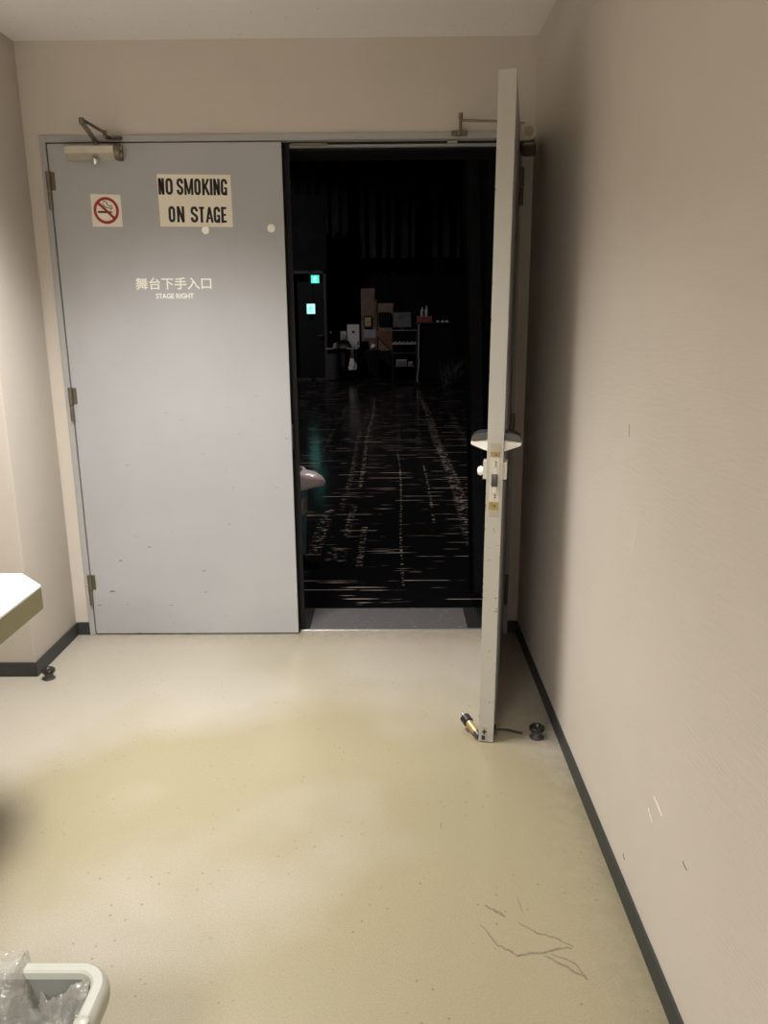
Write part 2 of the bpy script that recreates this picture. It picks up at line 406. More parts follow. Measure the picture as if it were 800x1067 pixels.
# ------------------------------------------------------------------ door frame (trim) and threshold
fr = BM()
LT = .9376; HD = 2.098
yf, yb = -.010, .07
box(fr, (FX0, yf, 0), (-LT-.004, yb, FZ), .0015, 1)
box(fr, (LT+.004, yf, 0), (FX1, yb, FZ), .0015, 1)
box(fr, (-LT-.004, yf, HD+.004), (LT+.004, yb, FZ), .0015, 1)
t1 = struct('trim_1', fr, M_FRAME)
b = BM(); box(b, (-LT-.004, .045, HD-.012), (LT+.004, .07, HD+.004)); box(b, (-LT-.004, .045, 0), (-LT+.010, .07, HD)); box(b, (LT-.010, .045, 0), (LT+.004, .07, HD))
obj('door_stop_strip', b, M_FRAME, t1)
b = BM(); box(b, (-LT-.003, .036, HD-.004), (LT+.003, .0449, HD+.0038), .001, 1); obj('rubber_seal', b, M_BLACK, t1)
b = BM(); box(b, (-LT-.03, .07, 0), (-LT-.004, .298, FZ)); box(b, (LT-.02, .075, 0), (LT+.02, .298, HD+.004)); box(b, (-LT-.004, .075, HD-.02), (LT-.02, .298, FZ))
obj('black_reveal_lining', b, M_BLACK, t1)
b = BM(); box(b, (.03, .02, HD-.009), (.165, .038, HD+.001), .003, 1); tube(b, [(.165, .029, HD-.004), (.178, .029, HD-.004)], .006)
obj('door_coordinator', b, M_BRONZE, t1)
b = BM(); box(b, (.66, .012, HD-.006), (.70, .036, HD+.002), .002, 1); obj('head_strike_plate', b, M_BRUSH, t1)
b = BM(); box(b, (-LT-.004, .035, -.05), (LT+.004, .052, .003), .001, 1)
tr2 = struct('trim_2', b, plain('threshold_steel', (.35, .34, .31), .35, .6))
b = BM(); box(b, (.045, .058, -.05), (.782, .312, .004), .001, 1)
obj('threshold_plate', b, M_SILL, tr2)
b = BM(); box(b, (-LT, .052, -.06), (LT, .33, .0)); obj('threshold_bed', b, M_BLACK, tr2)

# ------------------------------------------------------------------ door leaves
def hinge(parent, P, z, s):
    b_ = BM()
    tube(b_, [P(-.004, .007, z-.072), P(-.004, .007, z-.004)], .0085, 14)
    tube(b_, [P(-.004, .007, z+.0), P(-.004, .007, z+.072)], .0095, 14)
    h = obj('hinge', b_, M_BRONZE, parent)
    b_ = BM(); A = P(-.002, .0, z+.002); B = P(.020, .0035, z+.070); box(b_, A, B, .001, 1)
    A = P(-.020, .0, z-.070) ; B = P(-.006, .0055, z-.004)
    box(b_, A, B, .001, 1)
    obj('hinge_plate', b_, M_BRONZE, h)
def closer(parent, P, flip):
    """surface closer: body with a faceted front, end caps, adjusting knob"""
    u0, u1, z0, z1 = (.076, .296, 2.033, 2.088) if flip else (.088, .304, 2.029, 2.084)
    b_ = BM()
    prof = [(0, z0+.004), (.022, z0), (.050, z0+.024), (.056, z1-.006), (.050, z1), (0, z1)]
    A = [b_.verts.new(P(u0, n, z)) for n, z in prof]; B = [b_.verts.new(P(u1-.022, n, z)) for n, z in prof]
    b_.faces.new(A); b_.faces.new(B[::-1])
    for i in range(6): b_.faces.new((A[i], A[(i+1) % 6], B[(i+1) % 6], B[i]))
    body = obj('door_closer', b_, M_BRUSH, parent)
    # end cap with two screws (rounded, cream), rounder than the body
    b_ = BM(); seg = 20
    prof = [(0, z0+.002), (.031, z0+.002)]+[(.031+.029*math.sin(math.pi*i/seg), z0+.031-.029*math.cos(math.pi*i/seg)) for i in range(1, seg)]+[(.031, z1+.002), (0, z1+.002)]
    A = [b_.verts.new(P(u1-.022, n, z)) for n, z in prof]; B = [b_.verts.new(P(u1, n, z)) for n, z in prof]
    b_.faces.new(A); b_.faces.new(B[::-1])
    for i in range(len(prof)): b_.faces.new((A[i], A[(i+1) % len(prof)], B[(i+1) % len(prof)], B[i]))
    obj('end_cap', b_, M_CREAM if flip else M_BRONZE, body)
    b_ = BM()
    if flip:
        c0 = Vector(P(u1, .032, z0+.031)); d = (Vector(P(1, 0, 0))-Vector(P(0, 0, 0))).normalized()
        tube(b_, [c0-d*.002, c0+d*.003], .017, 24); tube(b_, [c0+d*.003, c0+d*.005], .011, 20)
        obj('end_cap_screw', b_, M_TAUPE, body)
        # dark belly of the body, below the cap
        b_ = BM(); A = P(u0, .004, z0-.018); B = P(u1-.004, .058, z0); box(b_, A, B, .012, 3); obj('closer_housing', b_, M_BRONZE, body)
    else:
        for zz in (z0+.018, z0+.044):
            b2 = BM(); c0 = Vector(P(u1, .036, zz)); tube(b2, [c0, c0+Vector((.004, 0, 0))], .008, 14); obj('end_cap_screw', b2, M_BRUSH, body)
        b_ = BM(); c0 = Vector(P(.200, .034, z0+.004)); lathe(b_, [(0, -.022), (.009, -.020), (.014, -.011), (.015, 0), (0, .001)], 20, c0); obj('adjusting_knob', b_, M_CHROME, body)
    return body
def bar(bm, a, c, wd, th):
    """flat steel bar from a to c, wd wide (horizontal), th thick"""
    a, c = Vector(a), Vector(c); d = (c-a).normalized(); s = d.cross(Vector((0, 0, 1))).normalized()*wd/2; u = s.cross(d).normalized()*th/2
    A = [bm.verts.new(a+x) for x in (s+u, s-u, -s-u, -s+u)]; B = [bm.verts.new(c+x) for x in (s+u, s-u, -s-u, -s+u)]
    bm.faces.new(A); bm.faces.new(B[::-1])
    for i in range(4): bm.faces.new((A[i], A[(i+1) % 4], B[(i+1) % 4], B[i]))

# --- left leaf, closed
b = BM(); box(b, (0, 0, .006), (LT-.002, .042, HD), .0015, 1)
d1 = struct('door_1', b, M_DOOR); d1.location = (-LT, -.004, 0)
P1 = lambda u, n, z: (u, -n, z)
for z in (1.922, 1.063, .221): hinge(d1, P1, z, 1)
cl = closer(d1, P1, False)
b = BM(); tube(b, [(0.208, -.030, 2.07), (0.208, -.030, 2.10)], .010, 14)
bar(b, (0.208, -.030, 2.098), (0.232, -.235, 2.125), .018, .006)
tube(b, [(0.232, -.235, 2.118), (0.232, -.235, 2.138)], .010, 14)
bar(b, (0.232, -.235, 2.134), (0.256, -.05, 2.124), .014, .005)
tube(b, [(0.256, -.06, 2.112), (0.256, -.06, 2.132)], .008, 12)
obj('closer_arm', b, M_BRONZE, cl)
b = BM(); box(b, (.243, -.036, 2.108), (.308, -.004, 2.119), .003, 1); box(b, (.250, -.070, 2.110), (.268, -.03, 2.117), .002, 1); tube(b, [(.296, -.04, 2.113), (.296, -.03, 2.113)], .005)
obj('arm_shoe', b, M_BRONZE, cl)
b = BM(); box(b, (LT-.003, .004, .006), (LT+.0, .044, HD), .001, 1); box(b, (LT-.03, .042, .006), (LT+.024, .052, HD), .001, 1)
obj('meeting_strip', b, M_BLACK, d1)
b = BM(); box(b, (LT-.003, .004, .86), (LT+.002, .03, .97), .001, 1); obj('strike_plate', b, M_DGREY, d1)

def text_mesh(name, body, size, mat, parent, loc, off=0, sx=1, th=.0004, align='CENTER'):
    cu = bpy.data.curves.new(name, 'FONT'); cu.body = body; cu.size = size; cu.align_x = align; cu.align_y = 'CENTER'
    cu.offset = off; cu.extrude = th; cu.resolution_u = 3
    to = bpy.data.objects.new(name+'_src', cu); C.objects.link(to)
    dg = bpy.context.evaluated_depsgraph_get(); me = bpy.data.meshes.new_from_object(to.evaluated_get(dg))
    bpy.data.objects.remove(to); 
    me.transform(Matrix.Rotation(math.pi/2, 4, 'X') @ Matrix.Diagonal((sx, 1, 1, 1)))
    me.materials.clear(); me.materials.append(mat)
    o = bpy.data.objects.new(name, me); C.objects.link(o); o.parent = parent; o.location = loc
    xs = [v.co.x for v in me.vertices]
    return o, max(xs)-min(xs), (max(xs)+min(xs))/2
o, wdt, cx_ = text_mesh('japanese_lettering', '舞台下手入口', .060, M_WHITE, d1, (0, 0, 0), .0009)
s_ = .315/wdt; o.scale = (s_, 1, .94*s_); o.location = (LT-.4695-cx_*s_, -.0006, 1.555)
o, wdt, cx_ = text_mesh('english_lettering', 'STAGE RIGHT', .028, M_WHITE, d1, (0, 0, 0), .0007)
s_ = .158/wdt; o.scale = (s_, 1, 1.0); o.location = (LT-.467-cx_*s_, -.0006, 1.508)

# --- right leaf, standing open
L2 = .966
u = Vector((-.1705, -.9854)); ANG = math.atan2(u.y, u.x)
b = BM(); box(b, (0, -.050, .002), (L2, 0, HD-.010), .0015, 1)
d2 = struct('door_2', b, M_DOOR); d2.location = (LT, -.012, 0); d2.rotation_euler = (-.0060, 0, ANG)
P2 = lambda uu, n, z: (uu, n, z)
b = BM(); box(b, (L2-.001, -.0505, .035), (L2+.0012, .0005, HD-.0092), .0008, 1); obj('edge_capping', b, M_EDGE, d2)
for z in (1.922, .94, .215): hinge(d2, P2, z, 1)
cl2 = closer(d2, P2, True)
# arm reaching from the closer over the open door to the frame head (door-local coordinates)
inv2 = (Matrix.Translation(Vector((LT, -.012, 0))) @ Matrix.Rotation(ANG, 4, 'Z') @ Matrix.Rotation(-.0060, 4, 'X')).inverted()
def W2(x, y, z): return tuple(inv2 @ Vector((x, y, z)))
b = BM(); tube(b, [W2(.925, -.19, 2.07), W2(.925, -.19, 2.118)], .010, 14)
bar(b, W2(.925, -.19, 2.116), W2(.875, -.075, 2.140), .018, .006)
tube(b, [W2(.875, -.075, 2.134), W2(.875, -.075, 2.156)], .009, 14)
tube(b, [W2(.875, -.075, 2.148), W2(.79, -.06, 2.154), W2(.706, -.045, 2.160)], .0048, 10)
tube(b, [W2(.706, -.045, 2.112), W2(.706, -.045, 2.165)], .006, 12); tube(b, [W2(.706, -.045, 2.165), W2(.706, -.045, 2.186)], .0085, 12)
obj('closer_arm', b, M_BRONZE, cl2)
b = BM()
box(b, (-.032, -.006, -.009), (.032, .006, .009), .003, 1); lathe(b, [(0, -.014), (.011, -.012), (.013, 0), (0, .001)], 16, (0, 0, 0), 'y')
o = obj('arm_shoe', b, M_BRONZE, cl2); o.matrix_local = inv2 @ Matrix.Translation(Vector((.704, -.026, 2.118)))

# lock hardware on the open leaf
E0 = L2
def grip(side):
    """paddle handle: bulging wedge seen end-on; side +1 = wall side, -1 = stage side"""
    n0 = 0.0 if side > 0 else -.050
    s = side; z = 1.036
    top = [(n0, z+.028), (n0+s*.034, z+.026), (n0+s*.052, z+.014), (n0+s*.054, z-.001), (n0, z+.004)]
    bot = [(n0, z+.003), (n0+s*.054, z-.003), (n0+s*.054, z-.012), (n0+s*.012, z-.028), (n0, z-.032)]
    b_ = BM(); prism(b_, top, E0-.105, E0-.030, 'x'); bmesh.ops.bevel(b_, geom=list(b_.edges), offset=.003, segments=2, affect='EDGES')
    h_ = obj('door_handle', b_, M_DGREY, d2)
    b_ = BM(); prism(b_, bot, E0-.104, E0-.032, 'x'); bmesh.ops.bevel(b_, geom=list(b_.edges), offset=.002, segments=2, affect='EDGES')
    obj('handle_paddle', b_, M_WHITE, h_)
    # backplate
    b_ = BM(); prism(b_, [(n0, .920), (n0+s*.012, .920), (n0+s*.012, .975), (n0, .975)], E0-.06, E0-.004, 'x'); obj('lock_rosette', b_, M_CREAM, h_)
grip(1); grip(-1)
b = BM(); c0 = Vector((E0-.035, -.062, .940)); lathe(b, [(0, -.020), (.011, -.018), (.016, -.009), (.013, -.002), (.013, 0), (0, 0)], 20, c0, 'y'); obj('thumb_turn', b, M_WHITE, d2)
lk = obj('lock_faceplate', box(BM(), (E0, -.040, .800), (E0+.0022, -.010, 1.030), .0006, 1), M_CREAM, d2)
obj('bare_patch', box(BM(), (E0+.001, -.0405, 1.008), (E0+.0028, -.0095, 1.036), .0003, 1), M_TAUPE, lk)
obj('bare_patch', box(BM(), (E0+.001, -.0400, .992), (E0+.0029, -.0100, 1.008), .0003, 1), M_BROWNP, lk)
obj('bare_patch', box(BM(), (E0+.001, -.0405, .822), (E0+.0028, -.0095, .848), .0003, 1), M_BROWNP, lk)
obj('bare_patch', box(BM(), (E0+.001, -.0400, .802), (E0+.0027, -.0100, .822), .0003, 1), M_TAUPE, lk)
obj('strike_insert', box(BM(), (E0+.0015, -.0320, .875), (E0+.0040, -.0175, .958), .001, 1), M_CHROME, lk)
obj('latch_bolt', box(BM(), (E0+.002, -.0345, .897), (E0+.0095, -.0150, .938), .003, 2), M_DGREY, lk)
for z in (.998, .976, .966, .869, .862, .836):
    b = BM(); tube(b, [(E0+.001, -.022, z), (E0+.0034, -.022, z)], .0024, 10); obj('screw', b, M_RUBBER, lk)
b = BM(); tube(b, [(E0, -.022, .758), (E0+.0018, -.022, .758)], .0016, 8); obj('screw', b, M_RUBBER, d2)
# flush bolt housing at the foot of the edge
b = BM(); box(b, (E0-.004, -.042, .012), (E0+.0018, -.020, .060), .0006, 1); fb = obj('flush_bolt_plate', b, M_TAUPE, d2)
b = BM(); box(b, (E0+.001, -.033, .030), (E0+.0026, -.029, .050)); box(b, (E0+.001, -.038, .037), (E0+.0026, -.024, .043)); box(b, (E0+.001, -.040, .010), (E0+.004, -.028, .026), .001, 1); tube(b, [(E0-.006, -.034, .001), (E0-.006, -.034, .02)], .005, 10)
obj('flush_bolt', b, M_RUBBER, fb)
# kick-down holder on the stage-side face
b = BM()
a0, a1 = Vector((E0-.022, -.060, .022)), Vector((E0-.085, -.108, .046))
d_ = (a1-a0)
tube(b, [a0, a0+d_*.62], [.0125, .0125], 16); kb = obj('kick_down_holder', b, M_BRASS, d2)
b = BM(); tube(b, [a0-d_*.20, a0-d_*.02, a0], [.011, .0135, .0125], 16); obj('holder_bracket', b, M_DGREY, kb)
b = BM(); tube(b, [a0+d_*.60, a0+d_*.62, a0+d_*.92, a0+d_*.95], [.013, .0185, .0185, .014], 18); obj('rubber_foot', b, M_RUBBER, kb)
b = BM(); tube(b, [a0+d_*.94, a0+d_*1.12, a0+d_*1.14], [.007, .007, .004], 12); obj('holder_tip', b, M_CHROME, kb)
# hook arm on the wall side reaching for the floor stop
b = BM(); box(b, (E0-.06, -.001, .018), (E0-.02, .006, .040), .002, 1); tube(b, [(E0-.04, .004, .030), (E0-.05, .05, .026), (E0-.045, .098, .020)], .0045, 10)
obj('catch_arm', b, M_GLOSSB, d2)
# paint chips along both arrises
random.seed(4)
b = BM()
for k in range(26):
    z = random.uniform(.08, 1.95); nn = random.choice((-.0505, -.0505, .0)); h = random.uniform(.002, .008)
    box(b, (E0+.0006, nn-.0004, z), (E0+.0016, nn+.0012, z+h))
for k in range(12):
    z = random.uniform(.1, .75); y = random.uniform(-.04, -.005); box(b, (E0+.0006, y, z), (E0+.0015, y+random.uniform(.001, .005), z+random.uniform(.001, .004)))
obj('paint_chips', b, M_RUBBER, d2, kind='stuff')

# ------------------------------------------------------------------ signs on the left leaf
YD = -.0042
sg = thing('paper_sign', 'cream paper sign reading NO SMOKING ON STAGE taped to the grey door', 'sign', (-.359, YD, 1.8795))
sg.rotation_euler[1] = math.radians(1.1)
b = BM(); prism(b, [(-.150, .0990), (.147, .0995), (.1505, -.0990), (-.1445, -.0995)], -.0010, 0, 'y')
obj('paper', b, M_PAPER, sg)
def glyph(bm, ch, x0, x1, z0, z1, wd):
    W_, H_ = x1-x0, z1-z0; h = wd/2
    X = lambda t: x0+h+(W_-wd)*t
    Z = lambda t: z0+h+(H_-wd)*t
    st = lambda pts, closed=False, w_=wd: strokes(bm, [(X(a), Z(c)) for a, c in pts], w_, -.001, .0003, closed)
    r = .17
    if ch == 'O': st([(0, r), (.12, .06), (.32, 0), (.68, 0), (.88, .06), (1, r), (1, 1-r), (.88, .94), (.68, 1), (.32, 1), (.12, .94), (0, 1-r)], True)
    elif ch == 'N':
        e = h/(H_-wd)
        st([(0, -e), (0, 1+e)]); st([(1, -e), (1, 1+e)]); st([(.02, 1+e*.5), (.98, -e*.5)], w_=wd*.95)
    elif ch == 'M':
        e = h/(H_-wd)
        st([(0, -e), (0, 1+e)], w_=wd*.9); st([(1, -e), (1, 1+e)], w_=wd*.9); st([(.04, 1+e*.6), (.5, -e*.4)], w_=wd*.75); st([(.96, 1+e*.6), (.5, -e*.4)], w_=wd*.75)
    elif ch == 'I': e = h/(H_-wd); strokes(bm, [((x0+x1)/2, z0), ((x0+x1)/2, z1)], wd, -.001, .0003)
    elif ch == 'T': e = h/(H_-wd); st([(-.1, 1), (1.1, 1)], w_=wd*.8); strokes(bm, [((x0+x1)/2, z0), ((x0+x1)/2, z1-.001)], wd, -.001, .0003)
    elif ch == 'K': e = h/(H_-wd); st([(0, -e), (0, 1+e)]); st([(1.05, 1+e*.9), (.15, .38)], w_=wd*.9); st([(.38, .52), (1.1, -e*.9)], w_=wd)
    elif ch == 'A': e = h/(H_-wd); st([(-.05, -e), (.5, 1+e*.6)], w_=wd*.9); st([(1.05, -e), (.5, 1+e*.6)], w_=wd*.9); st([(.2, .24), (.8, .24)], w_=wd*.7)
    elif ch == 'E': e = h/(H_-wd); st([(0, -e), (0, 1+e)]); [st([(0, v), (1.12, v)], w_=wd*.8) for v in (0, 1)]; st([(0, .5), (.95, .5)], w_=wd*.75)
    elif ch == 'G': st([(1, .72), (1, 1-r), (.88, .94), (.68, 1), (.32, 1), (.12, .94), (0, 1-r), (0, r), (.12, .06), (.32, 0), (.62, 0), (.85, .08), (.95, .2)]); strokes(bm, [(X(1), z0), (X(1), Z(.46))], wd*.8, -.001, .0003); st([(.5, .42), (1.1, .42)], w_=wd*.7)
    elif ch == 'S': st([(1, .72), (1, 1-r), (.85, .95), (.65, 1), (.35, 1), (.12, .95), (0, 1-r), (0, .70), (.15, .60), (.85, .40), (1, .30), (1, r), (.85, .05), (.65, 0), (.35, 0), (.12, .05), (0, r), (0, .28)])
b = BM(); kx = .297/617
for ch, a, c in (('N', 112, 162), ('O', 172, 233), ('S', 265, 322), ('M', 328, 406), ('O', 412, 467), ('K', 478, 541), ('I', 545, 566), ('N', 572, 628), ('G', 634, 690)):
    glyph(b, ch, (a-414)*kx, (c-414)*kx, .0220, .0840, .0104)
obj('top_lettering', b, M_INK, sg); b = BM()
for ch, a, c in (('O', 191, 248), ('N', 262, 325), ('S', 378, 440), ('T', 442, 500), ('A', 505, 570), ('G', 571, 628), ('E', 635, 688)):
    glyph(b, ch, (a-419)*kx, (c-419)*kx, -.0830, -.0215, .0104)
obj('bottom_lettering', b, M_INK, sg)
ns = thing('no_smoking_sticker', 'small square sticker with red ring crossing out a cigarette on the grey door', 'sticker', (-.722, YD, 1.8455))
ns.rotation_euler[1] = math.radians(1.6)
b = BM(); prism(b, [(-.0615, .0620), (.0600, .0615), (.0640, -.0615), (-.0590, -.0625)], -.0008, 0, 'y'); obj('sticker_sheet', b, M_PAPER, ns)
b = BM()
circ = lambda r_, n=40: [(r_*math.cos(2*math.pi*i/n), r_*math.sin(2*math.pi*i/n)) for i in range(n)]
strokes(b, circ(.046), .011, -.0008, .0005, True)
strokes(b, [(-.034, .031), (.034, -.031)], .010, -.0008, .0006)
obj('prohibition_ring', b, M_RED, ns)
b = BM(); strokes(b, [(-.034, -.006), (.019, -.006)], .0075, -.0008, .0003)
strokes(b, [(-.012, .030), (-.006, .036), (.004, .030), (.004, .022), (.012, .018), (.022, .018), (.026, .006)], .0028, -.0008, .0003)
strokes(b, [(-.014, .026), (-.008, .018), (.0, .012), (.008, .010), (.018, .010), (.020, .002)], .0028, -.0008, .0003)
strokes(b, [(.021, -.006), (.024, -.006)], .0075, -.0008, .0003)
obj('cigarette_pictogram', b, M_INK, ns)
for x, z, lab in ((-.3215, 1.767, 'round white magnet overlapping the lower edge of the paper sign'), (-.054, 1.772, 'round white magnet alone near the free edge of the closed grey door')):
    b = BM(); lathe(b, [(0, -.008), (.0135, -.0078), (.0165, -.0055), (.017, 0), (0, 0)], 28, (0, 0, 0), 'y')
    o = obj('magnet', b, M_WHITE, loc=(x, YD if x < -.2 else YD, z)); tag(o, lab, 'magnet', 'round white magnets on the door')
    if x < -.2: o.location[1] -= .0012

# ------------------------------------------------------------------ floor-mounted stops
def spool(loc, label):
    t = thing('door_stop', label, 'door stop', loc, group='black spool door stops on the floor')
    b_ = BM(); lathe(b_, [(0, 0), (.024, 0), (.025, .003), (.019, .006), (.0165, .012), (.0165, .026), (.0, .0261)], 28); obj('stop_body', b_, M_DGREY, t)
    b_ = BM(); lathe(b_, [(0, .026), (.018, .026), (.0245, .029), (.0265, .035), (.0255, .041), (.020, .0455), (.012, .0465), (.011, .0445), (0, .0445)], 28); obj('rubber_ring', b_, M_GLOSSB, t)
    b_ = BM(); lathe(b_, [(0, .0445), (.006, .0448), (.006, .047), (0, .0475)], 16); obj('screw', b_, M_CHROME, t)
spool((-.966, -.458, 0), 'black spool door stop on the floor at the corner of the left wall')
spool((.928, -.928, 0), 'black spool door stop on the floor between the open door and right wall')

# ------------------------------------------------------------------ table
tb = thing('table', 'white topped table with thick olive edging at the left edge of the photo', 'table', (-1.28, -1.95, 0))
tx0, tx1, ty0, ty1 = -1.0, .730, -.85, .735
ch = .105
outl = [(tx0, ty0), (tx1, ty0), (tx1, ty1-ch), (tx1-ch*.95, ty1), (tx0, ty1)]
b = BM(); prism(b, outl, .694, .700, 'z'); obj('table_top', b, M_TABLE, tb)
b = BM(); prism(b, outl, .632, .692, 'z'); obj('edging', b, M_OLIVE, tb)
for x, y in ((-.85, -.7), (.25, -.7), (-.85, .45), (.25, .45)):
    b = BM(); tube(b, [(x, y, 0), (x, y, .632)], .022, 16); tube(b, [(x, y, 0), (x, y, .012)], .03, 16); obj('leg', b, M_TLEG, tb)

# ------------------------------------------------------------------ bin with clear liner, bottom left
def rrect(x0, x1, y0, y1, r, n=8):
    P = []
    for cx, cy, a0 in ((x1-r, y1-r, 0), (x0+r, y1-r, 90), (x0+r, y0+r, 180), (x1-r, y0+r, 270)):
        for i in range(n+1):
            a = math.radians(a0+90*i/n); P.append((cx+r*math.cos(a), cy+r*math.sin(a)))
    return P
def ringloft(bm, loops, capb=True, capt=False):
    R_ = [[bm.verts.new(p) for p in lp] for lp in loops]
    n = len(R_[0])
    for A, B in zip(R_, R_[1:]):
        for k in range(n): bm.faces.new((A[k], A[(k+1) % n], B[(k+1) % n], B[k]))
    if capb: bm.faces.new(R_[0][::-1])
    if capt: bm.faces.new(R_[-1])
ZB = .35
bx0, bx1, by0, by1 = -.40, 0, -.36, 0
tbin = thing('waste_bin', 'cream plastic waste bin lined with a clear bag on the beige floor', 'bin', (-.045, -2.268, 0))
def lp(x0, x1, y0, y1, r, z): return [(x, y, z) for x, y in rrect(x0, x1, y0, y1, r)]
def ins(d, z, r=.06): return lp(bx0+d, bx1-d, by0+d, by1-d, max(.02, r-d), z)
b = BM(); ringloft(b, [ins(.055, .0), ins(.052, .004), ins(.014, ZB-.014), ins(.026, ZB-.014), ins(.060, .01), ins(.0605, .0095)], True, True); obj('bin_body', b, M_BININ, tbin)
b = BM(); loops = [ins(.012, ZB-.040), ins(.002, ZB-.038), ins(.000, ZB-.030), ins(.000, ZB-.014), ins(.004, ZB-.005), ins(.010, ZB), ins(.024, ZB), ins(.028, ZB-.003), ins(.029, ZB-.008), ins(.030, ZB-.014)]
ringloft(b, loops, False, False); obj('rim', b, M_BIN, tbin)
b = BM(); lathe(b, [(0, ZB-.004), (.012, ZB-.004), (.012, ZB+.003), (.009, ZB+.005), (0, ZB+.005)], 20, (-.016, -.128, 0)); obj('rim_peg', b, M_BIN, tbin)
# clear liner: crumpled sheet sunk in the bin, draped over the far left rim
from mathutils import noise as mn
def crump(x, y, s=1):
    v = 0
    for f_, a_ in ((8, 1.0), (19, .6), (40, .28)):
        n_ = mn.noise(Vector(((x*.8+y*.6)*f_*1.7, (y*.8-x*.6)*f_*.8, f_)))
        v += a_*(1-abs(n_)*2.6)
    return v*s
b = BM(); nx, ny = 90, 80; G = {}
for i in range(nx+1):
    for j in range(ny+1):
        x = bx0-.012+(bx1-bx0-.024)*i/nx; y = by0+.035+(by1+.018-by0-.035)*j/ny
        if x > -.165:                      # stays inside the rim on the right
            t = min(1, (x+.165)/.05); ymax = (by1+.012)*(1-t)+(by1-.036)*t; y = by0+.035+(ymax-by0-.035)*j/ny
        ed = max(0, min(1, min((bx1-.034-x)/.05, 1)))
        inside = ZB-.040-.030*ed+.017*crump(x, y)
        dback = by1-.034-y
        if x < -.13:
            k = max(0, min(1, (.055-dback)/.04)); over = ZB+.009+.004*crump(x*1.4, y*1.4)
            kk = k*max(0, min(1, (-.13-x)/.03)); z = inside*(1-kk)+over*kk
            if y > by1+.006: z = ZB-.004-(y-by1-.006)*1.5 if kk > .5 else z
        else:
            z = min(inside+.03*max(0, 1-dback/.03)*.6, ZB-.006)
        if x > bx1-.05: z = min(z, ZB-.008)
        G[i, j] = b.verts.new((x+.004*mn.noise(Vector((x*20, y*20, 3))), y+.004*mn.noise(Vector((x*20, y*20, 9))), z))
for i in range(nx):
    for j in range(ny): b.faces.new((G[i, j], G[i+1, j], G[i+1, j+1], G[i, j+1]))
obj('liner_bag', b, M_BAG, tbin)

# ================================================================== the dark stage beyond
SX0, SX1, SY0, SY1, SZ = -6.0, 7.0, .30, 16.6, 7.5
struct('floor_stage', box(BM(), (SX0, .33, -.1), (SX1, SY1, 0)), M_STAGE)
struct('ceiling_stage', box(BM(), (SX0, SY0, SZ), (SX1, SY1, SZ+.1)), M_BLACKW)
struct('wall_stage_left', box(BM(), (SX0-.1, SY0, 0), (SX0, SY1, SZ)), M_BLACKW)
struct('wall_stage_right', box(BM(), (SX1, SY0, 0), (SX1+.1, SY1, SZ)), M_BLACKW)
b = BM(); box(b, (SX0, SY1, 0), (SX1, SY1+.1, SZ)); struct('wall_stage_far', b, M_BLACKW)
b = BM(); box(b, (SX0, SY0, 0), (XL-.1, SY0+.06, SZ)); box(b, (XR+.1, SY0, 0), (SX1, SY0+.06, SZ)); box(b, (XL-.1, SY0, ZC), (XR+.1, SY0+.06, SZ)); box(b, (XL-.1, SY0, 0), (-LT-.03, SY0+.06, ZC)); box(b, (LT+.02, SY0, 0), (XR+.1, SY0+.06, ZC)); box(b, (-LT-.03, SY0, FZ), (LT+.02, SY0+.06, ZC))
struct('wall_stage_near', b, M_BLACKW)
def drape(name, x0, x1, y, z0, z1, folds, amp, label, mat=M_DRAPE, ang=0, group=None, lean=0):
    b_ = BM(); n = folds*10; rows = 8; V = {}
    for i in range(n+1):
        t = i/n; ph = t*folds*2*math.pi
        for j in range(rows+1):
            s = j/rows; a = amp*(.55+.45*(1-s))
            V[i, j] = b_.verts.new(((x1-x0)*t-lean*s*(1-t)+.3*a*math.sin(ph*.5+s), a*math.sin(ph+.6*math.sin(ph*.37))+.35*a*math.sin(ph*.31+2*s), z0+(z1-z0)*s))
    for i in range(n):
        for j in range(rows): b_.faces.new((V[i, j], V[i+1, j], V[i+1, j+1], V[i, j+1]))
    bmesh.ops.solidify(b_, geom=list(b_.faces), thickness=.006)
    o = obj(name, b_, mat, loc=(x0, y, 0), rotz=ang); tag(o, label, 'curtain', group); return o
drape('stage_curtain', .83, 1.75, .46, .02, 2.9, 9, .035, 'black curtain hanging just beyond the doorway on its right side', plain('dark_blue_black_drape', (.018, .018, .021), .95, var=.2, spec=.1), lean=.11)
UP = plain('faded_black_drape', (.075, .07, .07), .95, var=.35, spec=.1, scale=2)
drape('stage_curtain', -2.7, -.50, 16.2, 2.75, 7.5, 9, .10, 'leftmost of the black drapes hung high over the dark stage', UP, group='black drapes hung high over the stage')
drape('stage_curtain', -.36, 1.10, 16.2, 2.75, 7.5, 6, .12, 'middle one of the black drapes hung high over the dark stage', UP, group='black drapes hung high over the stage')
drape('stage_curtain', 1.34, 3.9, 16.1, 2.75, 7.5, 10, .10, 'rightmost of the black drapes hung high over the dark stage', UP, group='black drapes hung high over the stage')

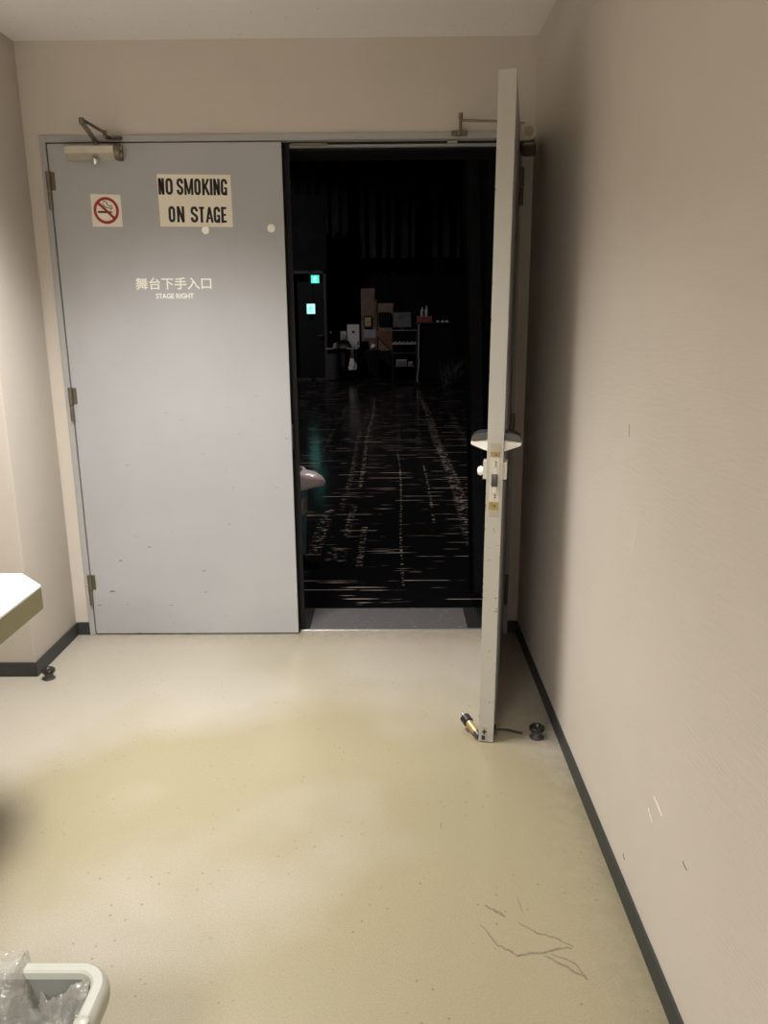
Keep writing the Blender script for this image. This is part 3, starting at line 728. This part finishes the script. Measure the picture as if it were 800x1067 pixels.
# exit door recess on the far left of the stage
M_DKF = plain('dark_steel_frame', (.05, .045, .05), .4)
b = BM(); box(b, (-1.78, 14.85, 0), (-1.72, 14.95, 2.40)); box(b, (-1.065, 14.85, 0), (-1.005, 14.95, 2.40)); box(b, (-1.78, 14.85, 2.34), (-1.005, 14.95, 2.40)); box(b, (-1.72, 14.85, 0), (-1.065, 14.90, .05)); t3 = struct('trim_3', b, M_DKF)
b = BM(); box(b, (-1.72, 15.0, 0), (-1.065, 15.05, 2.34)); dd = struct('door_3', b, M_BLACK)
b = BM(); box(b, (-1.14, 14.95, .98), (-1.10, 15.0, 1.02), .003, 1); tube(b, [(-1.12, 14.95, 1.0), (-1.22, 14.95, 1.0)], .008); obj('door_handle', b, M_DGREY, dd)
b = BM(); box(b, (-2.6, 14.96, 0), (-1.785, 15.06, 4)); box(b, (-1.0, 14.96, 0), (-.99, 15.06, 4)); box(b, (-1.785, 14.96, 2.405), (-1.0, 15.06, 4)); struct('wall_stage_recess', b, M_BLACKW)
M_EXG = emit('lit_green_sign', (.06, .62, .52), 1.3); M_EXW = emit('lit_white_sign', (.40, 1.0, .85), 1.5)
def exit_sign(loc, wd, ht, label, fac):
    t = thing('exit_sign', label, 'sign', loc, group='lit green exit signs')
    b_ = BM(); box(b_, (-wd/2-.012, 0, -.012), (wd/2+.012, .06, ht+.012), .004, 1); obj('housing', b_, M_DKF, t)
    a, c = (M_EXW, M_EXG) if fac else (M_EXG, M_EXW)
    b_ = BM(); box(b_, (-wd/2, -.006, 0), (wd/2, 0, ht)); obj('lit_panel', b_, a, t)
    b_ = BM(); k = ht
    S_ = lambda pts, w_: strokes(b_, [(x*k, z*k) for x, z in pts], w_*k, -.006, .003)
    lathe(b_, [(0, -.009), (.08*k, -.009), (.08*k, -.006), (0, -.006)], 14, (.02*k, 0, .80*k), 'y')
    S_([(0, .70), (-.06, .42)], .13); S_([(-.02, .66), (.16, .55), (.24, .62)], .07); S_([(-.02, .66), (-.20, .58), (-.22, .44)], .07)
    S_([(-.05, .44), (.10, .28), (.06, .08)], .09); S_([(-.06, .44), (-.16, .22), (-.34, .20)], .09)
    obj('running_figure', b_, c, t)
exit_sign((-1.155, 13.895, 2.10), .17, .16, 'wide lit green exit sign, upper of the two glowing in the dark', False)
exit_sign((-1.26, 13.895, 1.475), .17, .20, 'square lit pale green exit sign, lower of the two glowing in the dark', True)
ww = bpy.data.objects['exit_sign']
b = BM(); tube(b, [(-.17, .03, .20), (-.02, .03, .20)], .006); tube(b, [(0, .03, .17), (0, .03, .22)], .006); obj('bracket', b, M_DGREY, bpy.data.objects['exit_sign'])
b = BM(); box(b, (-1.30, 13.96, 0), (-1.22, 14.04, 2.35)); ps = obj('sign_post', b, M_BLACK); tag(ps, 'black post carrying the two lit exit signs', 'post')
b = BM(); box(b, (-1.33, 13.93, 0), (-1.19, 14.07, .02), .004, 1); obj('foot_plate', b, M_BLACK, ps)

# ------------------------------------------------------------------ props area at the back of the stage
M_GREYP = plain('grey_paper', (.30, .29, .30), .7, var=.1)
M_WPAP = plain('white_card', (.52, .49, .48), .7, var=.08)
M_BRWN = plain('brown_plywood', (.16, .11, .08), .6, var=.3, scale=6)
M_TAN = plain('tan_plywood', (.20, .14, .10), .6, var=.3, scale=5)
M_ORNG = plain('orange_brown_board', (.16, .075, .04), .6, var=.3, scale=6)
M_DARKC = plain('charcoal_cloth', (.035, .035, .04), .8, var=.3)
M_DARKM = plain('dark_metal', (.04, .04, .04), .4, .3)
M_PALEM = plain('pale_metal_edge', (.5, .48, .46), .35, .4)
M_REDB = plain('red_box_card', (.30, .07, .06), .6, var=.1)
M_SCR = plain('dull_screen', (.12, .125, .13), .25, var=.35, scale=5)
YP = 14.8
# desk
dk = thing('desk', 'small dark desk with pale edged top at the back of the stage', 'desk', (-.67, YP+.2, 0))
b = BM(); box(b, (-.36, -.25, .70), (.36, .25, .72)); obj('desk_top', b, M_DARKM, dk)
b = BM(); box(b, (-.36, -.262, .695), (-.10, -.25, .722)); obj('pale_edge', b, M_PALEM, dk); b = BM(); box(b, (.10, -.262, .695), (.36, -.25, .722)); obj('pale_edge', b, M_PALEM, dk)
b = BM(); box(b, (-.34, -.2, .0), (.06, .22, .70), .01, 1); obj('cabinet', b, M_DARKC, dk)
for x, y in ((.33, -.22), (.33, .22)): b = BM(); tube(b, [(x, y, 0), (x, y, .70)], .016); obj('leg', b, M_DARKM, dk)
def card(name, x0, x1, z0, z1, y, mat, label, cat, tilt=0, th=.02, extra=None):
    t = thing(name, label, cat, ((x0+x1)/2, y, z0))
    b_ = BM(); box(b_, (-(x1-x0)/2, 0, 0), ((x1-x0)/2, th, z1-z0), min(.003, th/4), 1); obj('panel', b_, mat, t)
    t.rotation_euler[0] = tilt
    if extra: extra(t)
    return t
def clipm(t):
    b_ = BM(); box(b_, (-.03, -.008, .33), (.03, 0, .37)); obj('clip', b_, M_DARKM, t)
    b_ = BM(); box(b_, (.09, -.002, .04), (.12, 0, .14)); obj('printed_mark', b_, M_INK, t)
card('clipboard', -.56, -.285, .722, 1.235, YP+.2, M_WPAP, 'tall pale clipboard standing upright on the back of the dark desk', 'clipboard', -.06, extra=clipm)
card('file_folder', -.715, -.585, .722, 1.09, YP+.2, M_GREYP, 'grey folder standing beside the tall pale clipboard', 'folder', -.12)
# crumpled cloth heap on the desk
def heap(name, cx, cy, rx, ry, h, z0, mat, label, cat, seed=0):
    b_ = BM(); bmesh.ops.create_icosphere(b_, subdivisions=3, radius=1)
    for v in b_.verts:
        n_ = mn.noise(v.co*1.8+Vector((seed, 0, 0)))*.35
        z = max(0, v.co.z+.25)
        v.co = Vector((v.co.x*rx*(1+n_), v.co.y*ry*(1+n_), z*h*(1+n_)))
    o = obj(name, b_, mat, loc=(cx, cy, z0)); tag(o, label, cat); return o
heap('grey_cloth', -.68, YP+.04, .22, .07, .13, .722, M_GREYP, 'crumpled grey cloth heaped on the dark desk top', 'cloth', 3)
heap('plastic_bag', -.435, YP-.10, .085, .05, .20, .24, M_WPAP, 'pale plastic bag hanging on the front of the dark desk', 'bag', 8)
o = bpy.data.objects['plastic_bag']
b = BM(); tube(b, [(-.03, .02, .15), (-.02, .03, .46), (.01, .03, .46), (.03, .02, .15)], .004, 6); obj('handle_loop', b, M_WPAP, o)
cb = thing('cabinet', 'low black cabinet shape added to darken the space in front of the plywood panels behind the stool', 'cabinet', (.10, YP+.42, 0))
b = BM(); box(b, (-.36, -.09, .04), (.34, .09, .64), .004, 1); obj('body', b, M_BLACKW, cb)  # black body added to keep the space below the panels dark
for x0, x1 in ((-.355, -.012), (-.008, .335)):
    b = BM(); box(b, (x0, -.105, .06), (x1, -.09, .62), .003, 1); dr = obj('door', b, M_BLACKW, cb)
    b = BM(); tube(b, [((x0+x1)/2, -.115, .50), ((x0+x1)/2, -.105, .50)], .010, 10); obj('knob', b, M_DGREY, dr)
b = BM(); box(b, (-.34, -.08, 0), (.32, .08, .04)); obj('plinth', b, M_BLACKW, cb)
# desk lamp and small bottles at the left end of the desk
dl = thing('desk_lamp', 'thin jointed lamp at the left end of the dark desk', 'lamp', (-.97, YP+.2, .722))
b = BM(); lathe(b, [(0, 0), (.05, 0), (.05, .012), (0, .015)], 18); obj('base', b, M_DARKM, dl)
b = BM(); tube(b, [(0, 0, .01), (-.03, 0, .16), (.02, 0, .34)], .007); obj('arm', b, M_PALEM, dl)
b = BM(); lathe(b, [(0, .39), (.015, .385), (.04, .33), (.037, .33), (0, .37)], 18, (.02, 0, 0)); obj('lamp_shade', b, M_WPAP, dl)
# upright wooden panels
b = BM(); box(b, (-.25, YP+.28, 0), (.07, YP+.32, 2.03), .004, 1); o = obj('plywood_panel', b, M_BRWN); o.location[1] = .25; tag(o, 'tall brown plywood panel standing behind the small photo frame', 'panel')
b = BM(); box(b, (-.24, YP+.265, 1.36), (.05, YP+.28, 1.41)); obj('batten', b, M_BRWN, o)
b = BM(); prism(b, [(.09, 0), (.50, 0), (.46, 1.10), (.50, 1.70), (.09, 1.70)], YP+.30, YP+.34, 'y'); o = obj('plywood_panel', b, M_TAN); o.location[1] = .25; tag(o, 'tan cut-out plywood panel with a ragged right side left of the rack', 'panel')
b = BM(); box(b, (.08, YP+.26, .40), (.11, YP+.30, 1.78)); obj('batten', b, M_BRWN, o)
b = BM(); prism(b, [(.10, .98), (.45, .64), (.46, .72), (.46, 1.06), (.10, 1.10)], YP+.24, YP+.255, 'y'); o = obj('painted_board', b, M_ORNG); o.location[1] = .25; tag(o, 'orange-brown slanted board leaning on the tan plywood panel', 'board')
b = BM(); box(b, (.15, YP+.26, 1.22), (.43, YP+.30, 1.50)); 
for k in range(5): tube(b, [(.17+.06*k, YP+.247, 1.25), (.17+.06*k, YP+.247, 1.46-.02*(k % 2))], .012, 8)
o = obj('tool_board', b, M_BLACK); o.location[1] = .235; tag(o, 'black rack of hanging tools mounted on the tan plywood panel', 'tool rack')
pf = card('picture_frame', -.19, 0, 1.15, 1.43, YP+.49, M_DARKM, 'small yellowish framed picture on the brown plywood panel', 'picture')
b = BM(); box(b, (-.07, -.004, .04), (.07, 0, .24)); obj('picture', b, plain('yellowed_print', (.40, .30, .14), .6, var=.5, scale=12), pf)
card('paper_sheet', -.19, .085, .92, 1.13, YP+.52, M_GREYP, 'pinkish grey paper sheet below the small framed picture', 'paper', th=.006)
b = BM(); bmesh.ops.create_uvsphere(b, u_segments=20, v_segments=12, radius=.062); o = obj('ball', b, M_WPAP, loc=(.04, YP, .74)); tag(o, 'pale round ball on a black stool below the paper sheet', 'ball')
st = thing('stool', 'black stool carrying the pale ball beside the desk', 'stool', (.04, YP, 0))
b = BM(); lathe(b, [(0, .65), (.15, .65), (.16, .665), (.15, .678), (0, .678)], 24); obj('seat', b, M_BLACK, st)
for a in range(4): b = BM(); an = math.pi/4+a*math.pi/2; tube(b, [(.17*math.cos(an), .17*math.sin(an), 0), (.11*math.cos(an), .11*math.sin(an), .65)], .012); obj('leg', b, M_BLACK, st)
# equipment rack
rk = thing('equipment_rack', 'open black rack with pale shelf edges behind the black cart', 'rack', (.735, YP+.25, 0))
for x in (-.27, .27):
    for y in (-.2, .2): b = BM(); box(b, (x-.012, y-.012, 0), (x+.012, y+.012, 1.085)); obj('post', b, M_DARKM, rk)
for z in (.30, .60, .80, 1.105):
    b = BM(); box(b, (-.28, -.22, z-.02), (.28, .22, z)); sh = obj('shelf', b, M_DARKM, rk)
    if z > .5: b = BM(); box(b, (-.28, -.228, z-.012), (.28, -.22, z)); obj('shelf_edge', b, M_PALEM if z > .7 else M_DGREY, sh)
mt = thing('monitor', 'dull grey monitor standing on top of the black rack', 'monitor', (.69, YP+.2, 1.105))
b = BM(); box(b, (-.21, 0, .05), (.21, .04, .40), .006, 1); obj('casing', b, M_DARKM, mt)
b = BM(); box(b, (-.20, -.004, .065), (.20, 0, .385)); obj('screen', b, M_SCR, mt)
b = BM(); box(b, (-.03, .01, .0), (.03, .03, .06)); box(b, (-.10, -.06, 0), (.10, .1, .01)); obj('stand', b, M_DARKM, mt)
b = BM()
for i in range(6): tube(b, [(.50+.09*i, YP+.05, .815), (.56+.09*i, YP+.05, .85)], .012, 8)
box(b, (.46, YP+.03, .80), (1.0, YP+.3, .825)); o = obj('cable_tray', b, M_GREYP); tag(o, 'grey tray of connectors on the middle rack shelf', 'tray')
for x0, x1, z0, z1, lab in ((.555, .80, .30, .45, 'grey metal box on the lowest shelf of the black rack'), (.83, .93, .30, .40, 'little grey cube beside the metal box on the lowest rack shelf')):
    b = BM(); box(b, (x0, YP+.04, z0), (x1, YP+.3, z1), .006, 1); o = obj('metal_box', b, M_GREYP if x0 < .6 else M_PALEM); tag(o, lab, 'box'); b = BM(); box(b, (x0+.02, YP+.035, z0+.03), (x1-.02, YP+.04, z1-.03)); obj('front_plate', b, M_SCR, o)
# cart
ct = thing('tool_cart', 'tall black cart with one pale front post right of the rack', 'cart', (1.31, 13.25, 0))
b = BM(); box(b, (-.34, -.22, .14), (.34, .22, 1.26), .01, 1); obj('cabinet', b, M_BLACKW, ct)
b = BM(); box(b, (-.36, -.24, 1.26), (.36, .24, 1.285), .004, 1); obj('cart_top', b, M_DARKM, ct)
b = BM(); tube(b, [(-.335, -.245, .10), (-.30, -.245, .55), (-.315, -.245, .62), (-.305, -.245, 1.26)], .014, 10); obj('front_post', b, M_PALEM, ct)
for x in (-.30, .30):
    for y in (-.18, .18):
        b = BM(); lathe(b, [(0, -.015), (.05, -.015), (.05, .015), (0, .015)], 18, (x, y, .05), 'x'); box(b, (x-.02, y-.02, .05), (x+.02, y+.02, .14)); obj('castor', b, M_DGREY, ct)
b = BM(); box(b, (-.15, -.1, 0), (.15, .1, .115), .004, 1); o = obj('cardboard_box', b, M_REDB, loc=(1.12, 13.15, 1.285)); tag(o, 'flat red box on the left of the black cart top', 'box')
b = BM(); box(b, (-.152, -.02, .10), (.152, .02, .118)); obj('tape_strip', b, M_GREYP, o)
for i, (x, h, lab) in enumerate(((1.075, .18, 'left one of the two grey bottles standing on the red box'), (1.165, .21, 'right one of the two grey bottles standing on the red box'))):
    b = BM(); lathe(b, [(0, 0), (.036, 0), (.036, h*.65), (.014, h*.8), (.014, h*.95), (0, h*.95)], 18); o = obj('bottle', b, M_GREYP, loc=(x, 13.13, 1.40)); tag(o, lab, 'bottle', 'grey bottles on the red box')
    b = BM(); lathe(b, [(0, h*.93), (.017, h*.93), (.017, h), (0, h)], 14); obj('cap', b, M_WPAP, o)
for x, lab in ((1.40, 'small pale tape roll next to the red box on the cart'), (1.50, 'middle pale tape roll on the right half of the black cart'), (1.585, 'last pale tape roll at the right end of the black cart')):
    b = BM(); lathe(b, [(.018, 0), (.036, 0), (.036, .035), (.018, .035), (.018, 0)], 18); o = obj('tape_roll', b, M_WPAP, loc=(x, 13.1, 1.285)); tag(o, lab, 'tape roll', 'tape rolls on the black cart')
# bundle of cable hanging and lying by the cart
b = BM(); random.seed(11)
for k in range(60):
    x = random.uniform(-.16, .16); h = random.uniform(.15, .60)
    tube(b, [(x, 0, 0), (x+random.uniform(-.08, .08), random.uniform(-.08, .08), h*.6), (x+random.uniform(-.16, .16), random.uniform(-.12, .12), h)], [.005, .004, .002], 5)
o = obj('broom_twigs', b, plain('dull_twigs', (.08, .075, .075), .7), loc=(1.62, 12.6, 0)); tag(o, 'spiky grey bundle of twigs standing on the stage floor right of the cart', 'twigs')

# ------------------------------------------------------------------ blue bin just inside the stage
bb = thing('blue_bin', 'dark blue plastic bin with pinkish liner bag just beyond the closed door', 'bin', (-.290, 1.26, 0))
b = BM()
prof = [(0, 0), (.182, 0), (.190, .006), (.193, .04), (.212, .43), (.222, .435), (.222, .447), (.206, .447), (.182, .03), (0, .03)]
lathe(b, prof, 36); obj('bin_body', b, M_BLUE, bb)
b = BM(); V = []
a0, a1 = math.radians(-100), math.radians(10)
for i in range(17):
    a = a0+(a1-a0)*i/16
    for_r = lambda z: .193+(.212-.193)*(z-.04)/.39
    col = []
    for z in (.268, .372):
        zz = z; col.append((( for_r(zz)+.0015)*math.cos(a), (for_r(zz)+.0015)*math.sin(a), zz))
    V.append([b.verts.new(c) for c in col])
for A, B in zip(V, V[1:]): b.faces.new((A[0], B[0], B[1], A[1]))
bmesh.ops.solidify(b, geom=list(b.faces), thickness=.001)
lb = obj('label_strip', b, M_WHITE, bb)
b = BM()
def chars(pts, a_c, z_c, k):
    path = []
    for x, z in pts:
        a = a_c+x*k/.205; r_ = for_r(z_c+z*k)+.003
        path.append((r_*math.cos(a), r_*math.sin(a), z_c+z*k))
    tube(b, path, .0035, 6)
er = math.radians(-38)
chars([(-.4, .9), (.3, .95), (-.35, .35), (.1, .5), (.4, .25), (.25, -.1), (-.1, -.15), (-.2, .02), (.05, .05)], er, .300, .042)
chars([(-.05, 1.1), (.1, 1.0)], er-.30, .298, .042); chars([(-.35, .72), (.35, .8), (-.4, -.1), (.05, .3), (.15, -.1), (.45, .0)], er-.30, .298, .042)
obj('handwriting', b, M_INK, lb)
# liner bag folded over the rim: a low crumpled collar, flopping out at the right
b = BM(); n = 96; rows = 16; V = {}
for i in range(n):
    a = 2*math.pi*i/n
    dd_ = (a-math.radians(345)+math.pi) % (2*math.pi)-math.pi
    pull = math.exp(-dd_*dd_/.075)
    for j in range(rows+1):
        t = j/rows; th_ = math.pi*1.2*t
        r_ = .196+.024*math.sin(th_*.83)+.125*pull*math.sin(th_*.83)**.7+.008*mn.noise(Vector((a*6, t*5, 1)))
        z = .478+(.052-.012*pull)*math.cos(th_)+(.010*pull)+.012*mn.noise(Vector((a*7, t*3, 7)))-.10*max(0, r_-.26)
        if j == 0: r_ = .185
        V[i, j] = b.verts.new((r_*math.cos(a), r_*math.sin(a), z))
for i in range(n):
    for j in range(rows): b.faces.new((V[i, j], V[(i+1) % n, j], V[(i+1) % n, j+1], V[i, j+1]))
obj('liner_bag', b, M_BAG2, bb)
